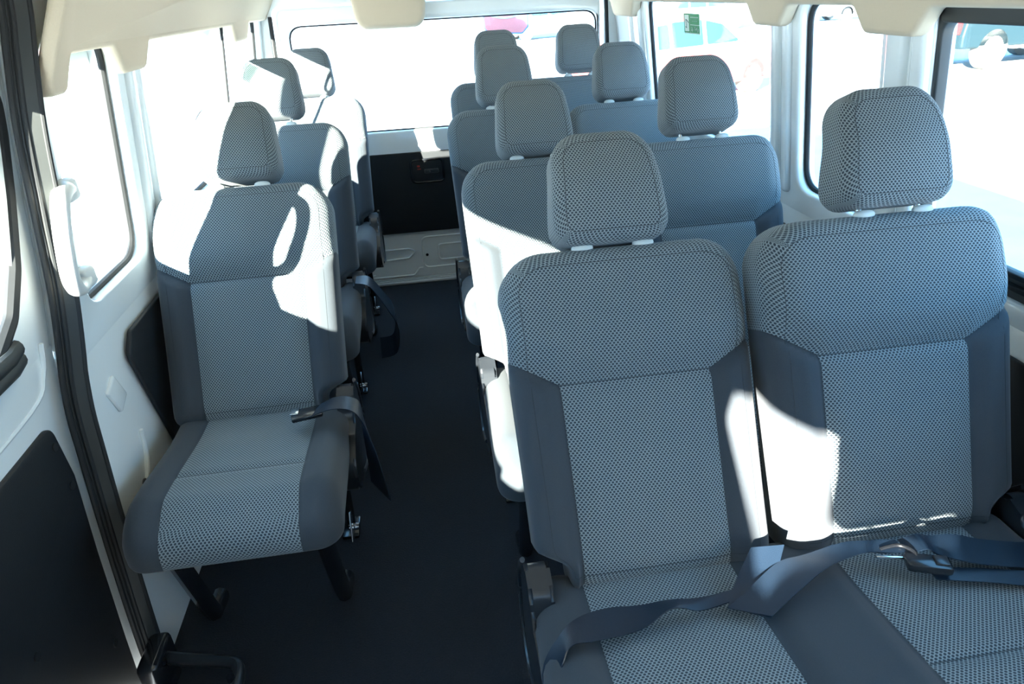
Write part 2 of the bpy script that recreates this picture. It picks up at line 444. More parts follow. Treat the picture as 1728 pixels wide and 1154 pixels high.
def legs(root, xs, yf=-.17, yr=.10):
    for x in xs:
        inst('leg', 'leg_front', root, T((x, yf, 0)))
        l = inst('leg', 'leg_rear', root, T((x, yr, 0)))
        k = inst('latch', 'latch', l, T((.012, -.06, .035)))
def recliner(root, x, dy=0.):
    r = inst('recliner_cover', 'recliner', root, T((x, dy+.02, ZB-.075)) @ Matrix.Diagonal((.85, .85, 1.15, 1))); inst('cover_rim', 'recliner_rim', r, T((-.027 if x < 0 else .027, 0, 0)))
def wbelt(root, name, pairs, off, m='belt', th=.0022, n=5):
    me = ribbon([(tuple(Vector(a)-Vector(off)), tuple(Vector(b)-Vector(off))) for a, b in pairs], th, n)
    return link(name, me, m, root)

def single_seat(y, rec, dx, hx, hz, label):
    r = empty('passenger_seat', (-.905+dx, y, -ZO), label, 'seat', 'single seats along the sliding door side')
    inst('seat_cushion', 'cushion_single', r, T((.005, .065, ZB+.004)))
    backrest(r, 'back_single', 0, 0, rec); headrest(r, 0, 0, rec, hz, hx)
    recliner(r, .222, -.02); legs(r, (.155, -.185), -.165, .12)
    boxo('seat_frame', (0, -.20, ZB-.108), (.38, .32, .022), 'black_metal', r, .006)
    return r
s2 = single_seat(1.9245, 29.4, -.006, .003, .002, 'grey cloth single seat nearest the sliding door, grab handle shadow on its backrest')
s3 = single_seat(2.771, 23.1, -.016, -.014, .014, 'middle of the three grey single seats, dark lap belt hanging into the aisle')
s4 = single_seat(3.545, 24.2, .015, 0, .003, 'rearmost grey single seat on the door side, beside the black tailgate panel')

def bench(y, sa, sw, label):
    """sa / sw: (dx, dy, recline, headrest lift, headrest shift, width scale) of the aisle and window places"""
    r = empty('double_seat', (.151, y, -ZO), label, 'seat', 'two-place grey cloth seats by the windows')
    xa, xw = -.0824-.151, .3839-.151
    inst('seat_cushion', 'cushion_double', r, T((.0, .065, ZB+.004)))
    backrest(r, 'back_right', xa+sa[0], sa[1], sa[2], sa[5]); headrest(r, xa+sa[0], sa[1], sa[2], sa[3], sa[4])
    backrest(r, 'back_window', xw+sw[0], sw[1], sw[2], sw[5]); headrest(r, xw+sw[0], sw[1], sw[2], sw[3], sw[4])
    recliner(r, -.455, -.02); recliner(r, .485, -.02); legs(r, (-.40, .36), -.165, .12)
    boxo('seat_frame', (0, -.20, ZB-.108), (.84, .32, .022), 'black_metal', r, .006)
    return r
P_ = .7874
b1 = bench(1.2, (.001, .004, 30.0, -.0105, -.0106, .985), (.0145, .008, 22.7, -.003, .020, 1.01), 'nearest two-place grey seat, navy lap belts and a buckle lying on its cushion')
b2 = bench(1.2+P_, (-.007, -.0185, 28.3, -.006, -.009, .985), (-.014, 0, 24.3, .007, .010, .98), 'two-place grey seat in the second row, directly behind the nearest one')
b3 = bench(1.2+2*P_, (.0065, .010, 22.4, .0035, -.001, 1), (0, -.003, 24.3, 0, 0, .97), 'two-place grey seat in the third row, just ahead of the wide rear seat')
b4 = empty('wide_bench_seat', (.187, 3.56, -ZO), 'rearmost grey seat with one wide backrest under two headrests, below the tailgate window', 'seat')
inst('seat_cushion', 'cushion_double', b4, T((0, .065, ZB+.004)) @ Matrix.Diagonal((.9, 1, 1, 1)))
backrest(b4, 'back_wide', 0, 0, 18); headrest(b4, -.198, 0, 18, 0); headrest(b4, .198, 0, 18, .005)
recliner(b4, -.42, -.02); legs(b4, (-.36, .34), -.165, .12); boxo('seat_frame', (0, -.2, ZB-.108), (.76, .32, .022), 'black_metal', b4, .006)
# front passenger seat: its back shades the first row
fs = empty('front_seat', (-.74, -.54, -ZO), 'grey cloth front passenger seat ahead of the sliding door', 'seat')
inst('seat_cushion', 'cushion_single', fs, T((0, .065, ZB-.03))); backrest(fs, 'back_single', 0, 0, 20).location.z += .01; headrest(fs, 0, 0, 20, .0)
legs(fs, (.155, -.185), -.165, .12)
boxo('seat_frame', (0, -.20, ZB-.12), (.40, .34, .06), 'black_metal', fs, .006)

# ---- seat belts (children of the seats they are bolted to)
def Z3(p, z): return (p[0], p[1], z)
o1 = (.151, 1.2, -ZO)
U1 = [(-.322, 1.01), (-.326, 1.076), (-.291, 1.103), (-.257, 1.121), (-.205, 1.131), (-.147, 1.13), (-.103, 1.124), (-.047, 1.125), (.016, 1.133), (.058, 1.14), (.085, 1.165)]
L1 = [(-.30, .97), (-.323, 1.023), (-.298, 1.054), (-.278, 1.073), (-.237, 1.075), (-.163, 1.083), (-.113, 1.098), (-.085, 1.104), (-.054, 1.101), (.001, 1.109), (.03, 1.12)]
zu = [.30, .38, .428, .440, .440, .436, .446, .438, .436, .436, .43]; zl = [.27, .35, .418, .437, .437, .436, .452, .445, .436, .436, .434]
bl = wbelt(b1, 'seat_belt', [(Z3(a, p), Z3(b, q)) for a, b, p, q in zip(U1, L1, zu, zl)], o1)
U2p = [(.075, 1.195), (.03, 1.15), (-.008, 1.100)]; L2p = [(.135, 1.19), (.09, 1.13), (.050, 1.066)]
wbelt(b1, 'seat_belt', [(Z3(a, p), Z3(b, q)) for a, b, p, q in zip(U2p, L2p, (.46, .440, .436), (.46, .440, .436))], o1)
U3 = [(-.010, 1.096), (.047, 1.127), (.111, 1.163), (.164, 1.173), (.247, 1.190), (.295, 1.184), (.335, 1.172)]
L3 = [(.052, 1.067), (.116, 1.100), (.181, 1.133), (.227, 1.150), (.275, 1.160), (.300, 1.152), (.338, 1.140)]
zz = (.438, .447, .450, .447, .444, .446, .452)
wbelt(b1, 'seat_belt', [(Z3(a, p), Z3(b, p)) for a, b, p in zip(U3, L3, zz)], o1)
U4 = [(.345, 1.176), (.372, 1.168), (.401, 1.171), (.44, 1.161), (.483, 1.148), (.543, 1.135), (.59, 1.15)]
L4 = [(.340, 1.138), (.365, 1.132), (.386, 1.128), (.405, 1.106), (.446, 1.094), (.512, 1.080), (.57, 1.09)]
wbelt(b1, 'seat_belt', [(Z3(a, p), Z3(b, p)) for a, b, p in zip(U4, L4, (.446, .462, .450, .455, .448, .442, .42))], o1)
U5 = [(.36, 1.115), (.45, 1.095), (.52, 1.075), (.60, 1.06)]; L5 = [(.36, 1.09), (.45, 1.065), (.51, 1.045), (.59, 1.03)]
s5 = wbelt(b1, 'seat_belt', [(Z3(a, .437), Z3(b, .434)) for a, b in zip(U5, L5)], o1)
bk = boxo('buckle', (.357-.151, 1.112-1.2, .448+ZO), (.072, .034, .018), 'black_metal', b1, .006, Matrix.Rotation(R(-20), 3, 'Z'))
boxo('release_button', (.018, -.006, .010), (.022, .022, .005), 'bracket', bk, .002, Matrix.Rotation(R(-20), 3, 'Z'))
tg = boxo('buckle_tongue', (.305-.151, 1.139-1.2, .447+ZO), (.048, .006, .006), 'chrome', b1, .0018, Matrix.Rotation(R(-13), 3, 'Z')); tg['label'] = 'chrome buckle tongue'
bm = bmesh.new(); tube(bm, smooth_pts([(.30, 1.160, .447), (.33, 1.155, .455), (.345, 1.135, .456), (.34, 1.12, .452)], 5), .0035, 8); 
for v in bm.verts: v.co -= Vector(o1)
link('tongue_loop', to_me(bm), 'black_metal', b1)
# single seat belt with its tongue end resting on the cushion
o2 = (-.911, 1.9245, -ZO)
pr = [((-.742, 1.868, .455), (-.765, 1.822, .450)), ((-.705, 1.868, .470), (-.712, 1.812, .470)), ((-.668, 1.865, .468), (-.664, 1.802, .468)), ((-.645, 1.87, .44), (-.640, 1.805, .43)), ((-.650, 1.875, .36), (-.618, 1.80, .34)), ((-.650, 1.87, .28), (-.606, 1.79, .25)), ((-.650, 1.86, .20), (-.598, 1.78, .19))]
wbelt(s2, 'seat_belt', pr, o2)
bk = boxo('buckle', (-.775+.911, 1.842-1.9245, .447+ZO), (.075, .046, .012), 'black_metal', s2, .004, Matrix.Rotation(R(12), 3, 'Z'))
tg = boxo('buckle_tongue', (-.028, .004, .008), (.02, .03, .003), 'chrome', bk, .001); tg['label'] = 'chrome tongue edge'
o3 = (-.921, 2.771, -ZO)
pr = [((-.70, 2.73, .46), (-.70, 2.66, .46)), ((-.655, 2.74, .45), (-.650, 2.66, .44)), ((-.615, 2.76, .38), (-.600, 2.69, .33)), ((-.585, 2.79, .30), (-.575, 2.75, .22)), ((-.60, 2.83, .17), (-.595, 2.79, .10)), ((-.66, 2.86, .14), (-.66, 2.81, .07))]
wbelt(s3, 'seat_belt', pr, o3)

# ------------------------------------------------------------------ the van shell
def struct(name, me, m, parent=None):
    o = link(name, me, m, parent)
    if parent is None: o['kind'] = 'structure'
    return o
bm = bmesh.new(); box(bm, (-.235, 1.25, -.11), (1.90, 5.62, .04)); struct('floor', to_me(bm), 'carpet')
YF, YB = -1.5, 4.05
W = {  # windows: y0, z0, y1, z1, radius
 'l2': (1.80, .795, 2.165, 1.32, .07), 'l3': (2.33, .80, 3.98, 1.32, .06),
 'r1': (.38, .765, 1.735, 1.310, .05), 'r2': (1.90, .785, 2.255, 1.300, .07), 'r3': (2.43, .826, 3.58, 1.300, .05), 'rf': (-1.1, .85, -.15, 1.27, .06)}
def hole(k, o=0.): a = W[k]; return rrect(a[0]-o, a[1]-o, a[2]+o, a[3]+o, a[4])
# left: rear quarter wall, lower plate (vertical) and upper plate (leaning in)
SPP = [(1.812, 1.56), (1.805, 1.38), (1.787, 1.297), (1.764, 1.18), (1.756, 1.03), (1.748, .87), (1.722, .73), (1.693, .63), (1.678, .53), (1.65, .31), (1.627, .06), (1.62, -.10)]
def wall(name, side, y0, y1, keys):
    f = FL() if side == 'l' else FR()
    if side == 'l':
        hi = [p for p in SPP if p[1] > .7]; lw = [p for p in SPP if p[1] < .7]
        up = sheet([(1.714, .70), (y1, .70), (y1, 1.56)]+hi, [hole(k) for k in keys], .06, .006, f)
        lo = sheet([(y1, -.30), (y1, .72), (1.72, .72)]+lw+[(1.62, -.30)], [], .06, .004, f)
        bm = bmesh.new(); bm.from_mesh(up); bm.from_mesh(lo); return struct(name, to_me(bm), 'white_paint')
    up = sheet([(y0, .70), (y1, .70), (y1, 1.56), (y0, 1.56)], [hole(k) for k in keys], .06, .010, f)
    lo = sheet([(y0, -.30), (y1, -.30), (y1, .72), (y0, .72)], [], .06, .004, f)
    bm = bmesh.new(); bm.from_mesh(up); bm.from_mesh(lo); return struct(name, to_me(bm), 'white_paint')
wl_ = wall('wall_left', 'l', 1.715, YB+.05, ['l2', 'l3'])
wr_ = wall('wall_right', 'r', YF, YB+.05, ['rf', 'r1', 'r2', 'r3'])
def window(n, k, side, seal_r=.008, off=.034, m='rubber'):
    f = FL(off) if side == 'l' else FR(off)
    poly = hole(k, .004); me = sheet(poly, [], .004, .0, f)
    g = struct('window_%d' % n, me, 'glass')
    bm = bmesh.new(); tube(bm, [f(a, b, -.004) for a, b in hole(k, -.004)], seal_r, 8, closed=True, up=(1, 0, 0))
    s = link('window_seal', to_me(bm), m, g)
    s.location = (0, 0, 0)
    return g
window(1, 'l2', 'l'); w2_ = window(2, 'l3', 'l')
bm = bmesh.new(); f = FL(.03); tube(bm, [f(3.365, .80, 0), f(3.365, 1.30, 0)], .006, 8, up=(1, 0, 0)); link('divider_seal', to_me(bm), 'rubber', w2_).location = (0, 0, 0)
window(3, 'r2', 'r'); wr3 = window(4, 'r3', 'r')
for poly, hl_, rd in ((rrect(1.66, .74, 2.245, 1.42, .02), [(1.885, .80), (2.175, .80), (2.175, 1.255), (1.985, 1.255), (1.935, 1.18), (1.90, 1.0)], [.03, .07, .04, .02, .1, .1]),
                      (rrect(2.255, .76, 4.03, 1.42, .02), [(2.33, .80), (3.98, .80), (3.98, 1.255), (2.33, 1.255)], .05)):
    fo = link('outer_frame', sheet(poly, [rpoly(hl_, rd)], .012, .003, FL(.056)), 'white_paint', wl_); fo.location = (0, 0, 0)
# sliding window in the second right opening: dark frame, header and belt rail
f = FR(.012); a = W['r1']
g = struct('window_5', sheet(hole('r1', .004), [], .004, 0, FR(.035)), 'glass')
fr = sheet(rrect(a[0]-.02, a[1]-.02, a[2]+.012, a[3]+.01, .06), [rrect(a[0]+.05, a[1]+.05, a[2]-.010, 1.262, .035)], .03, .006, f)
link('sliding_frame', fr, 'dark_plastic', g).location = (0, 0, 0)
fr = sheet(rrect(a[0]-.02, 1.258, a[2]-.02, 1.292, .012), [], .012, .004, FR(.0)); link('header_rail', fr, 'seal_rubber', g).location = (0, 0, 0)
for zz_ in (.785, .81): fr = sheet(rrect(a[0]-.02, zz_, 1.62, zz_+.012, .004), [], .016, .003, FR(.0)); link('belt_rail', fr, 'rubber', g).location = (0, 0, 0)
window(6, 'rf', 'r')
# sliding door, left
DO = .055
DW = rpoly([(.24, .795), (1.52, .795), (1.62, .86), (1.67, .94), (1.708, 1.06), (1.735, 1.17), (1.745, 1.25), (.24, 1.25)], [.08, .08, .05, .1, .1, .1, .05, .08])
DW2 = [(a_, b_) for a_, b_ in DW]
door = struct('door_1', (lambda: (lambda A, B: (lambda bm: (bm.from_mesh(A), bm.from_mesh(B), to_me(bm))[2])(bmesh.new()))(
    sheet([(.13, .70), (1.715, .70), (1.748, .87), (1.756, 1.03), (1.775, 1.25), (1.80, 1.56), (.13, 1.56)], [DW], .05, .010, FL(DO)),
    sheet([(.13, -.20), (1.635, -.20), (1.645, .06), (1.668, .31), (1.69, .53), (1.725, .76), (.13, .76)], [], .05, .004, FL(DO))))(), 'white_paint')
pn = link('door_trim_panel', sheet(rpoly([(.25, -.16), (1.560, -.16), (1.575, .06), (1.600, .31), (1.625, .50), (1.61, .632), (.25, .632)], [.03, .03, .1, .1, .05, .03, .05]), [], .012, .004, FL(DO-.014)), 'black_panel', door); pn.location = (0, 0, 0)
bm = bmesh.new(); f = FL(DO-.017)
for a_, b_ in ((1.595, .59), (1.60, .49), (1.32, .32), (1.391, .631), (1.53, .10)): cyl(bm, f(a_, b_, 0), f(a_, b_, .006), .009, 14)
link('panel_clip', to_me(bm), 'rubber', pn).location = (0, 0, 0)
gl = link('door_window', sheet(DW, [], .004, 0, FL(DO+.035)), 'glass', door); gl.location = (0, 0, 0)
bm = bmesh.new(); f = FL(DO+.005); tube(bm, [f(a_, b_, 0) for a_, b_ in DW], .013, 8, closed=True, up=(1, 0, 0)); link('window_seal', to_me(bm), 'rubber', gl).location = (0, 0, 0)
bm = bmesh.new(); f = FL(DO-.012)
for z0 in (.785, .808): tube(bm, [f(.42, z0, 0), f(1.56, z0, 0), f(1.60, z0+.004, .006)], .0105, 10, sx=1.5, up=(1, 0, 0))
link('window_rail', to_me(bm), 'dark_plastic', door).location = (0, 0, 0)
bm = bmesh.new(); f = FL(DO-.003); tube(bm, smooth_pts([f(1.68, .78, 0), f(1.66, .72, 0), f(1.58, .68, 0), f(1.2, .675, 0)], 6), .006, 8, up=(1, 0, 0)); link('pressed_rib', to_me(bm), 'white_paint', door).location = (0, 0, 0)
# weather strip of the door opening
SP = smooth_pts([Vector((a_, b_, 0)) for a_, b_ in SPP], 5)
def jamb(p, d, lift=0.): return Vector((xl(p.y)+.012-d*.91+lift*.41, p.x-.021-d*.41-lift*.91, p.y))
def band(d0, d1, l0, l1):
    bm = bmesh.new(); rows = [[bm.verts.new(jamb(p, d, l)) for d, l in ((d0, l0), (d0, l1), (d1, l1), (d1, l0))] for p in SP]
    for A, B in zip(rows, rows[1:]):
        for k in range(4): bm.faces.new((A[k], A[(k+1) % 4], B[(k+1) % 4], B[k]))
    bm.faces.new(rows[0]); bm.faces.new(rows[-1][::-1]); return to_me(bm)
ws = link('trim_11', band(-.002, .047, -.012, .002), 'seal_rubber'); tag(ws, kind='structure')
o = link('flat_band', band(.003, .022, .002, .006), 'seal_rubber', ws); o.location = (0, 0, 0)
for d, rr in ((-.001, .0045), (.026, .005), (.034, .003), (.042, .006)):
    bm = bmesh.new(); tube(bm, [jamb(p, d, .004) for p in SP], rr, 8, up=(1, 0, 0)); link('seal_lip', to_me(bm), 'rubber', ws).location = (0, 0, 0)
# front left: post, front door with window, windscreen end
up = sheet([(YF, .70), (.15, .70), (.15, 1.56), (YF, 1.56)], [rpoly([(-1.15, 1.05), (-.46, 1.03), (-.26, 1.22), (-.26, 1.29), (-.95, 1.29)], .04)], .06, .008, FL(.0)); lo = sheet([(YF, -.3), (.15, -.3), (.15, .72), (YF, .72)], [], .06, .004, FL(.0))
bm = bmesh.new(); bm.from_mesh(up); bm.from_mesh(lo); struct('wall_front_left', to_me(bm), 'white_paint')
struct('wall_front', sheet([(-1.3, -.3), (.83, -.3), (.70, 1.56), (-1.17, 1.56)], [rrect(-.80, 1.08, .40, 1.30, .06)], .05, .008, lambda a_, b_, c: Vector((a_, YF-c, b_))), 'white_paint')
# roof
bm = bmesh.new(); box(bm, (-.235, 1.28, 1.585), (1.78, 5.70, .05)); struct('ceiling', to_me(bm), 'headliner')
# headliner skirts with drop-down lobes over the pillars
def lobes(y0, y1, ds):
    """outline along z: top 1.56, bottom at 1.288 with lobes (ya, yb, depth)"""
    pts = [(y0, 1.56), (y0, 1.288)]; rad = [0, 0]
    if y1 > 4.04:
        dz = ds[0][2]; pts = [(y0, 1.56), (y0, dz), (ds[0][1], dz), (ds[0][1]+.045, 1.288)]; rad = [0, .02, .025, .03]; ds = ds[1:]
    for a_, b_, dz in ds:
        pts += [(a_-.045, 1.288), (a_, dz), (b_, dz), (b_+.045, 1.288)]; rad += [.03, .025, .025, .03]
    pts += [(y1, 1.288), (y1, 1.56)]; rad += [0, 0]
    return rpoly(pts, rad, 5)
def skirt(f_side, x0, ds, y0, y1, n, s):
    me = sheet(lobes(y0, y1, ds), [], .035 if s > 0 else .045, .012, f_side)
    # curl the top inward towards the roof
    for v in me.vertices:
        t = max(0, v.co.z-1.36)/.20; v.co.x += s*(.13*t*t)
    bm = bmesh.new(); bm.from_mesh(me)
    return struct('trim_%d' % n, to_me(bm), 'headliner')
skirt(FL(-.028), 0, [(1.782, 1.835, 1.222), (2.15, 2.295, 1.228), (3.36, 3.57, 1.228)], 1.768, YB, 1, 1)
skirt(FR(-.045), 0, [(1.74, 1.905, 1.232), (2.295, 2.44, 1.232), (3.64, 3.92, 1.225)], YF, YB-.05, 2, -1)
# pillar pressings
def pillar(y0, y1, z0, z1, side, n, c=.018):
    f = FL(-.016) if side == 'l' else FR(-.016)
    me = sheet(rrect(y0, z0, y1, z1, .02), [], .03, .012, f); return me
bm = bmesh.new()
for y0, y1 in ((2.205, 2.245), (2.26, 2.30)): bm.from_mesh(pillar(y0, y1, .80, 1.27, 'l', 0))
struct('trim_3', to_me(bm), 'white_paint')
bm = bmesh.new()
for y0, y1 in ((1.735, 1.78), (1.80, 1.865), (2.29, 2.33), (2.35, 2.395), (3.62, 3.72), (3.75, 3.80)): bm.from_mesh(pillar(y0, y1, .76, 1.27, 'r', 0))
struct('trim_4', to_me(bm), 'white_paint')
# black lining boards
lp = link('trim_9', sheet(rpoly([(1.885, .64), (1.93, .50), (2.06, .10), (2.12, -.085), (YB-.02, -.085), (YB-.02, .682), (1.93, .682)], [.03, .05, .05, 0, 0, 0, .02]), [], .012, .004, FL(-.020)), 'black_panel')
tag(lp, kind='structure')
bm = bmesh.new(); f = FL(-.016)
for a_, b_ in ((2.075, .655), (1.905, .645), (1.98, .45), (2.6, .655), (3.1, .655)): cyl(bm, f(a_, b_, 0), f(a_, b_, .005), .008, 14)
link('panel_clip', to_me(bm), 'rubber', lp).location = (0, 0, 0)
rp = link('trim_10', sheet(rrect(.3, -.085, YB-.02, .66, .02), [], .012, .004, FR(-.013)), 'black_panel'); tag(rp, kind='structure')
# white pressings and holes between door and first single seat
bm = bmesh.new(); f = FL(-.003)
tube(bm, smooth_pts([f(1.735, .30, 0), f(1.80, .33, 0), f(1.84, .38, 0), f(1.855, .45, 0)], 5), .006, 8, up=(1, 0, 0))
box(bm, f(1.80, .585, 0), (.012, .055, .075), .006, 3, Matrix.Rotation(R(25), 3, 'X'))
tube(bm, smooth_pts([f(1.775, .25, 0), f(1.80, .20, 0), f(1.86, .19, 0), f(1.87, .28, 0)], 6, True), .004, 8, closed=True, up=(1, 0, 0))
pw = link('wall_pressing', to_me(bm), 'white_paint', wl_); pw.location = (0, 0, 0)
bm = bmesh.new(); cyl(bm, f(1.795, .335, -.001), f(1.795, .335, .004), .011, 14); cyl(bm, f(1.86, .22, -.001), f(1.86, .22, .004), .009, 14); link('drill_hole', to_me(bm), 'rubber', wl_).location = (0, 0, 0)

# rear end: frame, tailgate
struct('wall_back', sheet([(-1.28, -.3), (.80, -.3), (.66, 1.56), (-1.13, 1.56)], [rpoly([(-1.06, -.10), (.60, -.10), (.575, 1.34), (-1.045, 1.34)], .05)], .06, .008, FB(YB)), 'white_paint')
YD = YB+.015
tgm = sheet(rpoly([(-1.045, -.16), (.585, -.16), (.56, 1.33), (-1.03, 1.33)], .05), [rrect(-.985, .735, .545, 1.253, .07)], .05, .012, FB(YD))
gate = struct('door_2', tgm, 'white_paint')
gl = link('tailgate_window', sheet(rrect(-.99, .73, .55, 1.258, .07), [], .004, 0, FB(YD, .035)), 'glass', gate); gl.location = (0, 0, 0)
bm = bmesh.new(); tube(bm, [Vector((a_, YD+.02, b_)) for a_, b_ in rrect(-.983, .737, .543, 1.251, .07)], .005, 8, closed=True, up=(0, 1, 0)); link('window_seal', to_me(bm), 'rubber', gl).location = (0, 0, 0)
lb = link('lower_lining', sheet(rrect(-.98, .186, .53, .622, .01), [], .010, .003, FB(YD, -.012)), 'black_panel', gate); lb.location = (0, 0, 0)
def rring(x0, z0, x1, z1, r, rad, y): bm = bmesh.new(); tube(bm, [Vector((a_, y, b_)) for a_, b_ in rrect(x0, z0, x1, z1, r)], rad, 8, closed=True, up=(0, 1, 0)); return to_me(bm)
o = link('handle_recess', rring(-.472, .462, -.302, .580, .025, .007, YD-.014), 'black_metal', lb); o.location = (0, 0, 0)
o = link('recess_plate', sheet(rrect(-.466, .468, -.308, .574, .02), [], .003, .001, FB(YD-.0155)), 'black_panel', lb); o.location = (0, 0, 0)
bm = bmesh.new(); box(bm, (-.365, YD-.02, .520), (.075, .012, .022), .004); o = link('latch_lever', to_me(bm), 'bracket', lb); o.location = (0, 0, 0)
bm = bmesh.new(); cyl(bm, (-.375, YD-.029, .520), (-.375, YD-.02, .520), .005, 12); o = link('lever_screw', to_me(bm), 'chrome', lb); o.location = (0, 0, 0)
bm = bmesh.new(); box(bm, (-.432, YD-.0175, .548), (.014, .003, .009), .001); box(bm, (-.430, YD-.0175, .533), (.018, .002, .004), .0005); o = link('warning_mark', to_me(bm), 'red_print', lb); o.location = (0, 0, 0); o['label'] = 'small red marking beside the lever'
bm = bmesh.new()
def pr_(pts, closed=False, r=.005): tube(bm, [Vector((a_, YD+.0, b_)) for a_, b_ in pts], r, 8, closed=closed, up=(0, 1, 0))
pr_(rpoly([(-.95, .09), (-.54, .09), (-.50, .075), (-.54, .035), (-.95, .02)], [0, .02, .02, .02, 0], 4)); pr_(rrect(-.46, -.03, -.12, .15, .035), True); pr_(rrect(-.37, .01, -.18, .10, .02), True); pr_(rpoly([(-.95, -.07), (-.52, -.07), (-.49, -.03), (-.46, -.03)], .01, 3))
o = link('pressed_ribs', to_me(bm), 'white_paint', gate); o.location = (0, 0, 0)
bm = bmesh.new(); cyl(bm, (-.437, YD-.003, .045), (-.437, YD+.003, .045), .008, 14); o = link('drain_hole', to_me(bm), 'rubber', gate); o.location = (0, 0, 0)
bm = bmesh.new(); box(bm, (-.235, YB-.035, -.083), (1.70, .07, .014), .004); 
for k in (-.012, .012): box(bm, (-.235, YB-.035+k, -.074), (1.68, .006, .005), .001, 1)
sp = struct('trim_6', to_me(bm), 'grey_paint')
# brake light cover above the tailgate glass
bm = bmesh.new()
me, ed = pad(.162, .085, .075, .01, .055, .025, lambda x, l, d: (x*(1+.10*sm(0, .17, l)), l, d), nx=26, ny=20); me.materials.append(MATS['headliner'])
lc = link('lamp_cover', me, 'headliner', None, (-.487, YB-.075, 1.222)); tag(lc, 'beige rounded cover hanging above the tailgate window', 'lamp cover')
# door edge seals at the two rear corners
for x_, nm in ((.588, 7), (-1.055, 8)):
    bm = bmesh.new(); tube(bm, [(x_+.025*(1 if x_ > 0 else -1), YB-.006, -.06), (x_+.02*(1 if x_ > 0 else -1), YB-.006, .8), (x_-.005*(1 if x_ > 0 else -1), YB-.006, 1.30)], .010, 8, up=(0, 1, 0)); struct('trim_%d' % nm, to_me(bm), 'rubber')

# grab handle on the pillar
gh = empty('grab_handle', (xl(.965)+.0, 1.760, .962), 'white curved grab handle beside the sliding door opening', 'grab handle')
def hp(y, z, x): return (x, y, z)
pts = smooth_pts([hp(.030, .100, .004), hp(-.004, .108, .016), hp(-.048, .096, .026), hp(-.076, .050, .032), hp(-.086, -.005, .033), hp(-.080, -.060, .030), hp(-.052, -.096, .024), hp(-.010, -.105, .014), hp(.020, -.098, .004)], 6)
pts = [Vector((p.x+TUM*p.z*.9, p.y, p.z*.9)) for p in pts]
bm = bmesh.new(); tube(bm, pts, .016, 14, sx=.8, up=(1, 0, 0), rf=lambda t: .0165+.004*abs(2*t-1)**2); link('grip', to_me(bm), 'ivory_plastic', gh)
for z_ in (.090, -.089):
    boxo('mounting_foot', (TUM*z_+.010, .022, z_), (.030, .050, .044), 'ivory_plastic', gh, .011, seg=3)

# black handle and bracket low in the door opening
sh = empty('step_handle', (-1.13, 1.53, 0.0), 'black bent bracket arm low in the sliding door opening', 'door bracket')
bm = bmesh.new(); pts = smooth_pts([(-.03, .03, .0), (.03, .005, .01), (.09, -.01, .01), (.135, -.022, .01), (.160, -.035, .01), (.168, -.065, .005), (.160, -.12, -.01), (.145, -.17, -.03)], 6)
tube(bm, pts, .018, 12, sx=.75, up=(0, 0, 1)); link('arm', to_me(bm), 'bracket', sh)
boxo('mounting_plate', (-.035, .02, -.01), (.05, .11, .10), 'black_metal', sh, .014, seg=3)
boxo('support_foot', (-.035, .02, -.073), (.045, .08, .034), 'black_metal', sh, .004)
for p in ((-.012, .0, .022), (.156, -.075, .022)):
    bm = bmesh.new(); cyl(bm, (p[0], p[1], p[2]-.008), (p[0], p[1], p[2]+.004), .009, 14); link('bolt', to_me(bm), 'black_metal', sh)

# stickers on the glass
def sticker(y0, z0, y1, z1, f, label, flip):
    GR, WH, DK = ('green_film', 'white_film', 'green_film') if flip else ('green_print', 'white_print', 'dark_print')
    root = link('window_sticker', sheet(rrect(min(y0, y1), z0, max(y0, y1), z1, .003), [], .0012, .0, f), WH); tag(root, label, 'sticker')
    w_, h_ = y1-y0, z1-z0
    def piece(name, m, a0, b0, a1, b1, lift=-.0006):
        q0, q1 = sorted((y0+w_*a0, y0+w_*a1)); me = sheet([(q0, z0+h_*b0), (q1, z0+h_*b0), (q1, z0+h_*b1), (q0, z0+h_*b1)], [], .0012, 0, lambda a_, b_, c: f(a_, b_, c+lift)); o_ = link(name, me, m, root); o_.location = (0, 0, 0); return o_
    piece('green_ground', GR, .01, .06, .40, .98); piece('green_ground', GR, .42, .47, .98, .99); piece('green_ground', GR, .42, .06, .98, .43)
    piece('pictogram_ground', WH, .07, .12, .34, .93, -.0012)
    bm = bmesh.new()
    def ln(pp, r): tube(bm, [f(y0+w_*a_, z0+h_*b_, -.0020) for a_, b_ in pp], r, 6, up=(1, 0, 0))
    ln([(.17, .70), (.24, .66), (.34, .55)], h_*.016); ln([(.16, .72), (.20, .45), (.17, .28)], h_*.010); ln([(.14, .34), (.20, .30)], h_*.02)
    o_ = link('pictogram', to_me(bm), DK, root); o_.location = (0, 0, 0)
    bm = bmesh.new()
    x = .47
    for k in range(9): ln([(x, .80), (x+.035, .84)], h_*.010); ln([(x+.01, .84), (x+.03, .80)], h_*.008); x += .055
    x = .56
    for k in range(5): ln([(x, .64), (x+.04, .64)], h_*.010); x += .07
    for pp in ([(.50, .16), (.56, .30), (.52, .36)], [(.56, .14), (.60, .24)], [(.68, .30), (.74, .36), (.78, .26), (.70, .22)], [(.80, .20), (.86, .34)], [(.90, .12), (.92, .28)]): ln(pp, h_*.012)
    o_ = link('lettering', to_me(bm), WH, root); o_.location = (0, 0, 0)
    return root
sticker(3.205, 1.172, 3.045, 1.245, FR(.038), 'green and white sticker high on the right-hand window, over the red car', 0)
sticker(2.85, 1.176, 3.01, 1.240, FL(.038), 'washed-out green and white sticker high on the window above the single seats', 1)

# ------------------------------------------------------------------ outside
G = -.65
bm = bmesh.new(); bmesh.ops.create_grid(bm, x_segments=2, y_segments=2, size=150, matrix=Matrix.Translation((0, 30, G))); g = link('ground_outside', to_me(bm), 'asphalt'); g['kind'] = 'structure'
